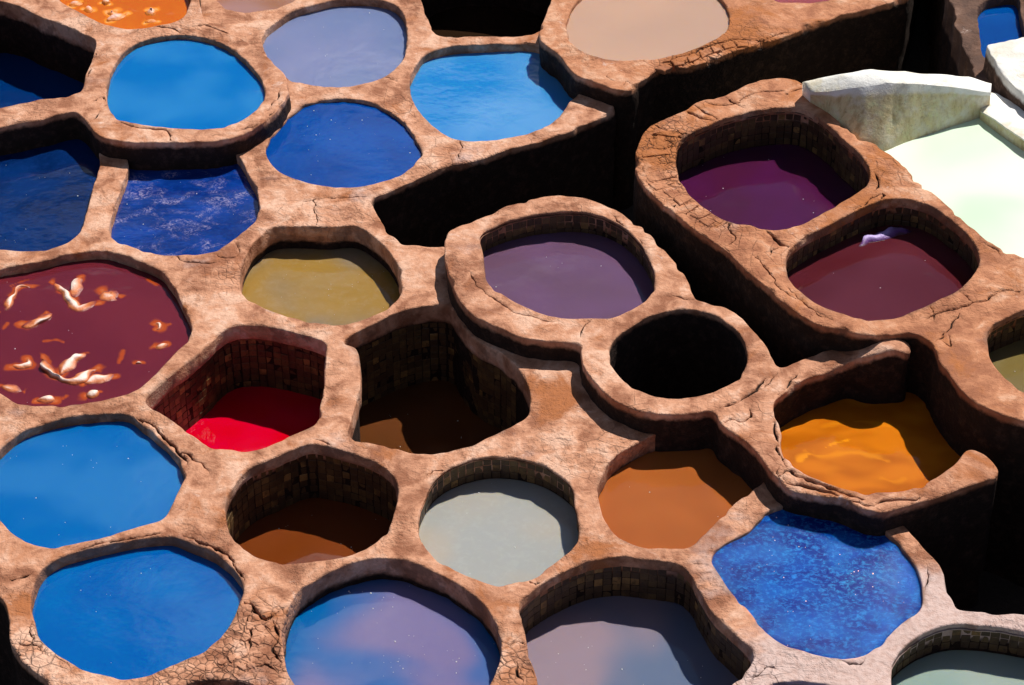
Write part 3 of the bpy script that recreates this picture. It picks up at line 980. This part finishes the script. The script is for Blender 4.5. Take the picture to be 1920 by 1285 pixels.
A_CR = [crk("452,1125 470,1132 482,1146 496,1158 512,1150 526,1142 536,1138", .011, .05), crk("450,1262 475,1252 500,1246 520,1258", .006), crk("470,1140 462,1165 470,1190 466,1220"),
        crk("512,1162 520,1190 512,1215 522,1240"), crk("75,1068 100,1052 130,1040 160,1030 200,1018 240,1010 300,1002", .010, .04), crk("345,1004 380,1018 415,1036 440,1058 456,1085", .010, .04),
        crk("240,778 275,792 310,818 335,845 352,868", .010, .04), crk("335,845 352,848 366,862 380,870 392,886", .008, .04), crk("592,826 608,829 622,836 630,842", .006),
        crk("1210,824 1180,838 1160,855 1142,872", .006), crk("980,1080 995,1094 1012,1094 1030,1090", .006), crk("795,895 812,882 826,884 845,874", .005),
        crk("590,368 588,390 594,410 590,425", .004), crk("560,378 600,372 650,370 690,368", .004), crk("860,262 868,275 858,290 866,300", .004),
        crk("720,155 735,150 748,153", .004), crk("700,145 740,148 762,140", .004), crk("960,1205 972,1202 982,1212 978,1228", .006), crk("965,1240 970,1262 982,1275", .008), crk("30,1085 45,1080 62,1072", .009),
        crk("62,1165 56,1180 62,1196 58,1210", .006), crk("30,1205 48,1212 62,1208 75,1220", .006), crk("1570,1235 1590,1244 1612,1242 1622,1232", .007), crk("400,478 430,482 450,470 440,455", .005),
        crk("330,478 350,492 380,494 410,490", .005), crk("1296,1058 1312,1054 1328,1060", .004), crk("1460,1258 1440,1250 1425,1262 1400,1268", .006), crk("1735,1060 1742,1080 1738,1105", .004)]

# ------------------------------------------------------------------ hides, as lines in their vats (used for the dye above them too)
H9 = ["2,584 14,578 24,556 38,540 60,538", "98,530 116,545 132,562 146,578 160,576 188,570", "134,560 144,542 152,520", "192,545 205,557 214,553 228,556", "40,607 60,608 76,600 88,584",
      "20,688 38,688 56,684 52,672", "80,668 88,684 98,700 106,708 128,714 148,712 168,698 184,690", "110,706 122,690 138,674 164,662", "156,722 178,712 200,708 218,706",
      "2,722 24,730 44,735", "66,752 84,750 104,752", "160,742 178,738 186,734", "290,650 306,650 316,645", "288,608 296,607 298,616 290,618", "252,682 258,680 268,680"]
H9_SUB = ["82,640 105,638 118,642", "222,680 228,668 230,658", "6,618 14,606", "280,526 292,534", "118,748 124,742", "310,612 320,608", "20,536 40,528 52,524"]
for v in A_V:
    if v['id'] == 'V9':
        v['ridges'] = [(P(s), .052, .75) for s in H9] + [(P(s), .034, .55) for s in H9_SUB]

A_ROOT = build_block('vat_terrace', 0.0, A_OUT, A_V, MAT_PL, 'broad low terrace of pinkish plastered masonry honeycombed with most of the dye vats', cracks=A_CR)

# ------------------------------------------------------------------ upper left terrace
UL_V = [
 vat('V1', "200,190 202,160 213,126 236,95 267,76 305,67 343,64 381,69 412,80 438,95 465,118 484,141 496,164 496,179 488,194 469,213 438,231 400,240 355,241 305,238 267,232 229,223 210,211", .06,
     'round vat with cracked raised rim brimful of sky blue dye', BLUE, stain=.05),
 vat('V0', "30,10 76,30 110,42 152,61 176,72 172,110 160,141 150,172 130,179 76,187 38,194 0,202 -60,205 -110,120 -80,20 -20,0", .60,
     'deep shaded vat of dark blue dye left of the round raised rim', D('midnight_dye', (.0, .025, .14), (.0, .035, .17))),
 vat('V24', "108,-8 130,11 160,27 191,42 229,53 282,50 335,38 347,27 355,11 356,-10 330,-60 240,-80 150,-60", .10,
     'vat of vivid orange dye with pale wet hides floating in it',
     D('vivid_orange_dye', (.58, .13, .002), (.66, .17, .004), 1.5, shallow=((.75, .24, .01), (.85, .40, .12))), fine=.02, ridges=[]),
]
H24 = ["130,14 142,10 152,3", "156,18 166,20 176,21", "190,6 200,5 206,8", "200,42 212,36 226,30 240,26", "276,20 284,26 292,18", "270,44 280,40 296,40", "200,22 210,28 218,20"]
UL_V[2]['ridges'] = [(P(s), .05, 1) for s in H24]
UL_OUT = P("-500,-260 372,-260 374,-20 385,35 410,52 438,65 480,88 507,111 534,141 541,164 530,194 496,227 450,253 400,264 343,266 267,267 213,263 183,252 165,228 152,215 141,209 114,213 76,225 38,231 0,240 -100,265 -500,320")
UL_CR = [crk("235,66 262,54 300,50 330,56 336,62", .008, .03), crk("362,52 385,47 410,55 438,64 462,76 480,88", .008, .03), crk("228,230 260,240 290,244 312,244 318,258", .009, .04),
         crk("182,184 194,182 198,200", .008), crk("168,226 178,220 188,210", .008), crk("446,246 470,238 500,222 528,190", .008, .03), crk("392,258 405,253 412,254", .005), crk("525,165 520,180 505,200 490,212", .006), crk("175,80 178,100 168,125 164,145", .008)]
build_block('vat_terrace', 0.20, UL_OUT, UL_V, MAT_PL, 'raised terrace corner with a round cracked rim around a sky blue vat', cracks=UL_CR)

# ------------------------------------------------------------------ raised twin rims with the hooked rim
K_V = [
 vat('K1', "902,462 899,450 905,438 936,421 976,410 1022,401 1072,398 1113,402 1140,410 1163,422 1194,450 1216,485 1228,519 1226,538 1216,557 1194,572 1167,588 1144,596 1091,597 1052,595 1014,588 976,572 946,553 923,538 911,519 908,489", .23,
     'raised squarish vat of dull purple dye with a stepped inner lip', D('dull_purple_dye', (.14, .075, .13), (.16, .085, .17), 1.4), lipd=.05, bubbles=6, **TL),
 vat('K2', "1144,672 1144,653 1155,633 1182,611 1216,592 1255,582 1296,580 1331,588 1365,607 1392,633 1401,660 1399,687 1384,710 1350,729 1312,740 1266,746 1228,742 1194,729 1163,706 1148,687", .95,
     'round raised vat with a smooth ring rim and pitch black inside', D('pitch_dye', (.004, .003, .002), (.006, .004, .003), sss=0), stain=.02),
]
K_E = [vat('V30', "1451,782 1453,755 1474,733 1512,710 1551,693 1589,672 1619,664 1700,656 1790,690 1850,760 1870,820 1830,850 1795,866 1764,889 1726,909 1688,921 1638,924 1596,919 1551,906 1512,890 1490,875 1474,852 1468,830 1462,800", .35,
     'vat of glowing amber orange dye inside the hooked open ended rim',
     D('amber_dye', (.46, .125, .004), (.62, .19, .008), 2.4, .42, .6, stretch=(20, 2), sss=.015, shallow=((.78, .30, .008), (.92, .46, .03))), fine=.02, ridges=[(P(s), w_, a_) for s, w_, a_ in
      (("1548,840 1566,832 1585,827 1600,820", .02, .9), ("1510,846 1535,856 1570,852 1610,850 1640,858 1665,866", .06, .38), ("1500,862 1512,856 1525,848", .05, .55), ("1655,898 1680,904 1700,898", .05, .33), ("1545,800 1570,794 1620,790 1670,800", .05, .33))])]
K_OUT = P("""833,475 834,450 846,432 871,420 917,402 955,386 1000,375 1030,368 1064,367 1098,372 1144,389 1186,412 1224,442 1254,476 1284,514 1296,538 1303,558 1331,567 1369,580 1403,607 1426,633 1445,664 1456,686 1466,691
 1486,683 1512,672 1551,656 1574,654 1604,660 1640,674 1670,672 1700,672 1704,690 1672,692 1636,693 1600,686 1580,690 1551,700 1512,710 1474,733 1453,755 1451,782 1462,800 1468,830 1474,852 1490,875 1512,890 1551,906 1596,919 1638,924 1688,921 1726,909 1764,889 1795,866
 1812,845 1824,842 1850,856 1867,872 1870,896 1840,904 1791,921 1741,938 1692,950 1642,962 1604,951 1573,937 1524,926 1486,918 1460,903 1436,870 1407,836 1373,808 1352,793 1335,770 1300,776 1255,778 1224,775 1186,765 1148,748 1121,725 1102,702 1091,679 1088,655 1079,645
 1052,641 1014,640 976,634 938,618 900,599 873,575 850,540 838,508""")
K_C = ground(np.array([[1668., 678.]]), .2)[0]
def k_rise(xy):
    return .21 * np.exp(-(((xy[:, 0] - K_C[0]) / .19) ** 2 + ((xy[:, 1] - K_C[1]) / .24) ** 2) / 2)
K_CR = [crk("1300,562 1285,560 1262,556 1245,556", .005), crk("1112,598 1098,612 1090,632", .005), crk("1440,708 1420,726 1402,742 1380,756 1350,766", .009, .04), crk("1456,700 1445,718 1430,730", .006),
        crk("1350,795 1372,785 1392,790 1410,782 1405,768", .008, .04), crk("1362,806 1395,830 1425,858 1445,890", .012, .05), crk("1455,895 1480,880 1500,896 1530,908 1570,924 1610,936", .011, .045),
        crk("1475,905 1520,915 1560,928 1600,944 1640,950", .010, .04), crk("1640,948 1670,940 1700,938 1730,930", .009, .04), crk("1452,760 1460,772 1450,800 1456,830 1470,870", .007),
        crk("1500,700 1480,722 1462,740 1452,752", .006), crk("1465,870 1458,885 1470,900", .006), crk("1150,405 1172,425 1195,448 1212,475", .005), crk("880,510 900,540 940,570 980,592 1040,606", .004)]
build_block('vat_terrace', 0.20, K_OUT, K_V, MAT_PL, 'raised curving masonry of joined rings ending in a hooked rim', cracks=K_CR, extra=K_E, grid=.04, edge_stain=.035, rough=.010, slope=k_rise)

# ------------------------------------------------------------------ right hand terrace
R_V = [
 vat('V31', "1268,282 1274,263 1296,248 1331,233 1377,215 1415,206 1460,201 1500,202 1530,217 1560,240 1574,255 1604,282 1623,305 1631,328 1627,347 1608,362 1574,381 1532,404 1493,423 1459,431 1417,425 1396,421 1357,412 1327,393 1296,366 1277,339 1268,309", .42,
     'deep vat of brown dye tinted violet for reflected sky, behind heavily cracked rust coloured rim', D('sky_tinted_brown_dye', (.070, .008, .040), (.075, .008, .062), 1.4), lipd=.08, bubbles=10, **TL),  # violet of the sky reflection is mixed into the brown dye colour
 vat('V32', "1474,504 1478,473 1486,461 1520,438 1570,412 1619,389 1665,374 1703,374 1741,385 1776,408 1810,435 1833,465 1837,490 1825,515 1798,542 1760,561 1722,580 1684,595 1646,599 1608,595 1570,584 1532,569 1501,546 1478,523", .29,
     'vat of plum red dye with a shiny purple scrap floating at the back', D('plum_dye', (.085, .010, .016), (.11, .018, .030), 1.4), lipd=.10, bubbles=8, **TL),
 vat('V33', "1852,649 1850,630 1863,607 1894,592 1920,582 1980,570 2060,590 2090,660 2050,730 1980,750 1920,733 1894,714 1871,691 1856,668", .34,
     'vat of muddy olive dye at the end of the rust coloured terrace', D('muddy_olive_dye', (.20, .15, .05), (.26, .22, .14), 1.6), lipd=.08, bubbles=8, **TL),
]
R_OUT = P("""1220,236 1201,263 1192,294 1195,324 1216,355 1251,389 1285,416 1319,442 1357,466 1398,508 1429,531 1459,557 1493,584 1524,603 1558,613 1596,622 1634,628 1665,628 1695,624 1722,626 1741,637 1755,656 1764,679 1783,706 1810,736 1840,759 1875,775 1920,788
 2050,850 2350,1000 2720,1180 2800,880 2400,700 2000,520 1920,481 1875,462 1837,438 1798,404 1760,370 1722,339 1684,301 1657,282 1627,263 1589,240 1558,213 1532,187 1510,163 1490,148 1460,147 1415,152 1377,168 1357,179 1319,187 1281,206 1243,225""")
rc = np.random.default_rng(5)
R_CR = []
oa = [(1222, 240), (1204, 262), (1195, 292), (1198, 320), (1216, 350), (1250, 384), (1284, 412), (1318, 438), (1355, 462)]
ia = [(1294, 250), (1276, 264), (1270, 284), (1271, 310), (1280, 338), (1299, 365), (1329, 392), (1360, 411), (1398, 421)]
for i in range(34):
    u = i / 33.0 * 7.4 + rc.uniform(-.08, .08)
    j = int(max(0, min(u, 7)))
    f = u - j
    o = np.array(oa[j]) * (1 - f) + np.array(oa[j + 1]) * f
    n_ = np.array(ia[j]) * (1 - f) + np.array(ia[j + 1]) * f
    a, b_ = sorted(rc.uniform(0.02, 1.0, 2))
    if b_ - a < .35: b_ = min(1, a + .5)
    q = [o * (1 - t) + n_ * t + rc.normal(0, 2.2, 2) for t in np.linspace(a, b_, 4)]
    R_CR.append((np.array(q), rc.uniform(.0035, .008), .03))
R_CR += [crk("1232,238 1250,250 1268,252 1282,262", .010, .04), crk("1284,204 1300,212 1318,220 1335,226", .009, .04), crk("1300,196 1320,208 1342,222", .008), crk("1360,180 1376,190 1392,200", .008), crk("1225,340 1245,332 1262,330 1275,338", .010, .04),
         crk("1360,465 1380,450 1368,430 1372,412", .007), crk("1432,432 1452,448 1466,462 1478,466", .011, .05), crk("1442,482 1446,470 1462,466", .007), crk("1500,160 1520,170 1530,182", .008), crk("1480,176 1500,168 1515,172", .006),
         crk("1736,600 1760,586 1790,578 1822,568 1850,560 1880,546 1902,548", .008, .04), crk("1755,640 1772,622 1790,600 1800,585", .007), crk("1800,545 1815,555 1822,568", .005), crk("1640,325 1646,345 1640,360", .008), crk("1625,378 1640,368 1655,366 1650,380", .008),
         crk("1600,395 1620,385 1632,372", .006), crk("1765,640 1785,650 1782,632", .006), crk("1740,572 1752,590 1748,606", .006), crk("1560,600 1530,585 1500,562 1478,540", .004), crk("1845,455 1870,470 1880,478", .006), crk("1410,480 1440,510 1462,540 1490,562", .004),
         crk("1322,190 1345,196 1370,194 1400,180 1430,172 1470,170", .006)]
R_ROOT = build_block('vat_terrace', 0.45, R_OUT, R_V, MAT_RED, 'high rust coloured terrace with badly cracked rim around two purple vats', cracks=R_CR, grid=.04, rough=.020)

# ------------------------------------------------------------------ far terrace with the tan vat
T_V = [
 vat('V26', "1064,57 1068,25 1085,0 1120,-30 1200,-50 1290,-40 1340,-15 1358,5 1367,27 1365,50 1350,67 1319,84 1281,99 1235,109 1190,112 1144,112 1106,103 1079,88", .045,
     'vat brimful of milky tan dye on the far raised terrace', D('tan_dye', (.50, .33, .25), (.56, .36, .26), .8)),
 vat('V27', "1436,-14 1455,0 1490,5 1530,4 1566,-6 1570,-40 1500,-60 1440,-44", .05,
     'vat edge of dull rose dye beside the milky tan vat', D('rose_dye', (.28, .06, .07), (.32, .08, .09))),
]
T_OUT = P("1040,-40 1022,30 1011,57 1016,80 1030,90 1052,107 1064,126 1083,141 1113,152 1148,164 1174,169 1188,165 1205,149 1235,133 1281,126 1319,118 1357,103 1407,88 1460,73 1512,53 1573,30 1627,17 1680,2 1708,-14 1716,-60 1712,-650 1050,-650")  # back edge extended unseen, shading the gap beside the old wall
T_CR = [crk("1232,130 1248,122 1270,120 1290,126", .009, .04), crk("1262,110 1276,118 1284,126", .008), crk("1290,102 1298,112 1302,122", .008, .03), crk("1312,92 1318,104 1330,112", .008, .03), crk("1335,84 1345,96 1350,106", .008, .03),
        crk("1252,114 1300,100 1340,84 1372,74 1410,76 1440,72 1468,62 1480,62", .008, .035), crk("1225,136 1260,126 1300,112 1330,104 1360,92", .007, .03), crk("1372,74 1380,84 1392,90", .006), crk("1150,150 1140,140 1150,132", .004), crk("1165,160 1175,150 1185,158", .005)]
T_ROOT = build_block('vat_terrace', 0.20, T_OUT, T_V, MAT_RED, 'far raised terrace with a milky tan vat and crumbling front edge', cracks=T_CR, grid=.04, rough=.020)

# ------------------------------------------------------------------ white lime basin
def wall_loft(name, bottom, front, back, zb, zt, mat, parent, org, seed):
    """a battered wall with an uneven rounded top: foot line, front and back top lines, each a list of picture points on its own height"""
    n = 40
    u = np.linspace(0, 1, n)
    def line(px, z):
        q = np.array([ground(p[None], zz)[0] for p, zz in zip(px, z)])
        s_ = np.linspace(0, 1, len(q))
        return np.stack([np.interp(u, s_, q[:, 0]), np.interp(u, s_, q[:, 1])], 1)
    ztt = np.interp(u, np.linspace(0, 1, len(zt)), zt)
    B = line(bottom, [zb] * len(bottom)); Fr = line(front, zt); Bk = line(back, zt)
    prof = [(B, zb - 1.4 + 0 * u, .9), (B, zb + 0 * u, .9)]
    for f in (.2, .4, .6, .8, .93):
        prof.append((B * (1 - f) + Fr * f, zb * (1 - f) + ztt * f, .85 if f < .9 else .1))
    for f, d in ((.0, -.004), (.10, .002), (.35, .006), (.65, .006), (.90, .0), (1.0, -.015)):
        prof.append((Fr * (1 - f) + Bk * f, ztt + d, 0))
    prof.append((Bk + np.array([.01, .03]), (ztt + zb) / 2, .5))
    prof.append((Bk + np.array([.01, .04]), zb - 1.4 + 0 * u, .9))
    V, ST = [], []
    for xy, zz, st in prof:
        q = np.column_stack([xy, zz])
        q += np.stack([noise3(q * 5, seed), noise3(q * 5, seed + 1), noise3(q * 6, seed + 2)], 1) * .007 + np.stack([noise3(q * 16, seed + 3), noise3(q * 16, seed + 4), noise3(q * 16, seed + 5)], 1) * .003
        V.append(q)
        ST.append(st * (.66 + .22 * (1 - u)) if st else .55 * np.clip(1 - u * 3.2, 0, 1))
    k = len(prof)
    V = np.stack(V, 1).reshape(-1, 3)
    ST = np.stack(ST, 1).reshape(-1)
    F = []
    for i in range(n - 1):
        for a in range(k - 1):
            F.append((i * k + a, (i + 1) * k + a, (i + 1) * k + a + 1, i * k + a + 1))
    F.append(list(range(k)))
    F.append([(n - 1) * k + a for a in range(k)][::-1])
    z0 = np.zeros(len(V))
    o = mesh_obj(name, V, F, mat, parent, org, None, dict(stain=ST, groove=z0, tint=z0, crack=z0))
    for e in o.data.edges:
        a, b_ = e.vertices
        if a % k == b_ % k and a % k in (7, 12): e.use_edge_sharp = True
    return o

WZ = 0.33
wroot = empty('lime_basin', (*[float(a) for a in ground(np.array([[1780, 320]]), WZ)[0]], FLOOR))
tag(wroot, 'white limewashed basin with thick walls and pale mint lime water', 'basin')
wall_loft('wall', P("1518,205 1556,243 1606,282 1652,287 1694,269 1730,256 1775,241 1810,230 1854,215"), P("1520,174 1570,168 1627,161 1665,155 1703,158 1741,158 1785,163 1817,167 1858,173"),
          P("1504,153 1535,145 1572,137 1627,127 1684,131 1722,136 1779,139 1817,142 1858,156"), WZ, [.62, .70, .78, .83, .82, .77, .70, .64, .58], MAT_WHITE, wroot, wroot.location, 91)
wall_loft('wall', P("1838,224 1858,240 1894,266 1925,288 1980,324 2100,402 2350,567 2700,798"), P("1839,208 1857,218 1894,243 1922,263 1980,300 2100,378 2350,543 2700,774"), P("1853,172 1868,173 1894,187 1922,203 1985,240 2110,316 2380,482 2740,715"), WZ, [.42, .44, .44, .45, .45, .45, .45, .45], MAT_WHITE, wroot, wroot.location, 95)
MAT_MINT = D('mint_lime_water', (.60, .80, .58), (.80, .90, .76), 1.0, .35, .55, rough=.12, sss=0)
q = ground(P("1500,182 1560,233 1627,286 1684,326 1722,364 1798,429 1875,487 1920,506 2000,546 2400,728 2780,905 2740,800 2150,412 1850,205 1700,240"), WZ)
mesh_obj('lime_water', np.column_stack([q, np.full(len(q), WZ)]), [list(range(len(q)))], MAT_MINT, wroot, wroot.location)

# ------------------------------------------------------------------ walls and vat beyond the lime basin
def dens(t, n=8):
    p = P(t)
    return np.vstack([p[i] + (p[(i + 1) % len(p)] - p[i]) * (np.arange(n) / n)[:, None] for i in range(len(p))])
F1_OUT = P("1770,-700 1774,-160 1778,-20 1786,30 1800,70 1822,120 1850,190 1900,260 2100,300 2150,-700")  # far end carried on out of view to keep the gap shaded
F_V = [vat('F', "1836,14 1850,2 1880,-6 1904,-8 1914,30 1924,70 1928,110 1880,112 1846,108 1838,70", .10, 'shaded vat of deep blue dye behind the white ledge', D('shaded_blue_dye', (.0, .05, .26), (.0, .08, .34)))]
build_block('old_wall', 0.35, F1_OUT, F_V, MAT_DARK, 'dark weathered brown wall standing behind the white lime basin', cat='wall', outer_wobble=.04, edge_stain=.3)
F_OUT = dens("1846,84 1922,68 2250,40 2250,320 2000,225 1924,182 1893,154")
build_block('lime_ledge', 0.60, F_OUT, [], MAT_LEDGE, 'white limewashed ledge with dark sides catching the sun beside a shaded blue vat', cat='ledge', edge_stain=.05)

# ------------------------------------------------------------------ loose pieces of plaster still lying on the terraces
def fragment(root, poly, z, h, mat, seed):
    p = ground(poly, z)
    c = p.mean(0)
    p = c + (p - c) * .93
    q = spline(p, .022)
    if area(q) < 0: q = q[::-1]
    lin = []
    for i in range(len(p)):                      # keep the corners: blend the smooth outline with the straight one
        a, b_ = p[i], p[(i + 1) % len(p)]
        m_ = max(2, int(np.linalg.norm(b_ - a) / .022))
        lin += [a + (b_ - a) * t for t in np.arange(m_) / m_]
    q = np.array(lin)
    if area(q) < 0: q = q[::-1]
    q3 = np.column_stack([q * 30, np.full(len(q), seed * 1.7)])
    q = q + np.stack([noise3(q3, 71), noise3(q3, 72)], 1) * .007
    k = len(q)
    tilt = RNG.normal(0, .05, 2)
    base_z = z + top_field(q, z)
    zt = base_z + h + (q - c) @ tilt
    rows = [np.column_stack([q, base_z - .03]), np.column_stack([q, zt - .005]), np.column_stack([c + (q - c) * .90, zt]), np.column_stack([c + (q - c) * .45, zt + .002])]
    V = np.vstack(rows + [np.array([[c[0], c[1], zt.mean() + .002]])])
    F = []
    for r in range(3):
        for i in range(k):
            j = (i + 1) % k
            F.append((r * k + i, r * k + j, (r + 1) * k + j, (r + 1) * k + i))
    for i in range(k):
        F.append((3 * k + i, 3 * k + (i + 1) % k, 4 * k))
    n_ = len(V)
    mesh_obj('plaster_fragment', V, F, mat, root, root.location, None, dict(stain=np.zeros(n_), groove=np.zeros(n_), tint=np.clip(field(V[:, :2], RUST), -1.5, 1.5), crack=np.full(n_, .25)), smooth=False)

for i, t in enumerate(("1226,131 1248,122 1262,128 1246,137", "1256,117 1281,110 1284,122 1265,126", "1287,108 1304,102 1312,112 1292,120", "1310,99 1326,93 1334,103 1316,111", "1331,91 1348,86 1353,96 1338,102",
                       "1353,86 1371,80 1377,90 1358,95", "1240,118 1252,115 1262,112 1256,119", "1380,84 1402,82 1404,88 1382,92")):
    fragment(T_ROOT, P(t), .20, .014, MAT_RED, i)
fr = np.random.default_rng(21)
for i in range(13):
    u0 = .15 + i * .52
    u1 = u0 + .44
    def at_(u, t):
        j = int(min(u, 7)); f = u - j
        o = np.array(oa[j]) * (1 - f) + np.array(oa[j + 1]) * f
        n_ = np.array(ia[j]) * (1 - f) + np.array(ia[j + 1]) * f
        return o * (1 - t) + n_ * t
    a, b_ = fr.choice([.06, .12, .3]), fr.choice([.55, .7, .86])
    fragment(R_ROOT, np.array([at_(u0, a), at_(u1, a + .04), at_(u1, b_), at_(u0, b_ - .05)]) + fr.normal(0, 1.6, (4, 2)), .45, fr.uniform(.006, .014), MAT_RED, 30 + i)
for i, (x, y) in enumerate([(468, 1172), (488, 1178), (506, 1172), (462, 1196), (482, 1202), (503, 1200), (460, 1222), (484, 1226), (507, 1226), (440, 1206), (436, 1232), (470, 1246), (414, 1238), (392, 1250), (452, 1248)]):
    m_ = fr.integers(4, 6)
    an = np.sort(np.arange(m_) * 2 * math.pi / m_ + fr.uniform(-.35, .35, m_))
    fragment(A_ROOT, np.stack([x + 10.5 * np.cos(an), y + 8.5 * np.sin(an)], 1) + fr.normal(0, 1.0, (m_, 2)), 0.0, fr.uniform(.004, .010), MAT_PL, 60 + i)

# ------------------------------------------------------------------ hides
GH = 'hides soaking in the maroon vat'
z9 = VATS['V9']['z'] - VATS['V9']['depth']
L9 = ['S-curved pale hide fold standing up against the maroon vat edge', 'long hooked pale hide fold, largest of the upper group in maroon dye', 'short straight fold of hide branching off the long hooked fold',
      'small ragged hide tip just beyond the hooked fold in maroon dye', 'narrow bent hide fold between the S-curved fold and the forked one', 'low curled hide fold beside the forked hide in maroon dye',
      'forked pale hide, long curving lower arm, in maroon dye', 'straight raised arm rising from the forked pale hide', 'flat crumpled hide end beside the tip of the forked hide',
      'thin pale hide sliver at the rim of the maroon vat below the curled fold', 'low hide lump touching the near rim of the maroon vat', 'small hide crest between the crumpled hide end and the near rim',
      'small lone orange hide tip near the right-hand wall shared with the scarlet vat', 'tiny ring of hide floating alone in the maroon dye', 'tiny hide tip near the crumpled hide end in maroon dye']
L9[12] = 'small lone orange hide tip near the wall shared with the scarlet vat'
for i, s in enumerate(H9):
    hide(s, z9, RNG.uniform(.11, .17) if i < 13 else .05, RNG.uniform(.030, .042) if i < 13 else .02, MAT_HIDE, L9[i], GH, i)
z24 = VATS['V24']['z'] - VATS['V24']['depth']
for i, s in enumerate(H24):
    hide(s, z24, .11, .04, MAT_HIDE2, 'pinkish wet fold of hide floating in the vivid orange dye', 'hides floating in the orange vat', 30 + i)
z32 = VATS['V32']['z'] - VATS['V32']['depth']
hide("1612,466 1622,452 1645,444 1672,440 1692,438 1706,442", z32, .15, .045, MAT_HIDE3, 'shiny purple scrap of hide at the back of the plum red vat', None, 50)
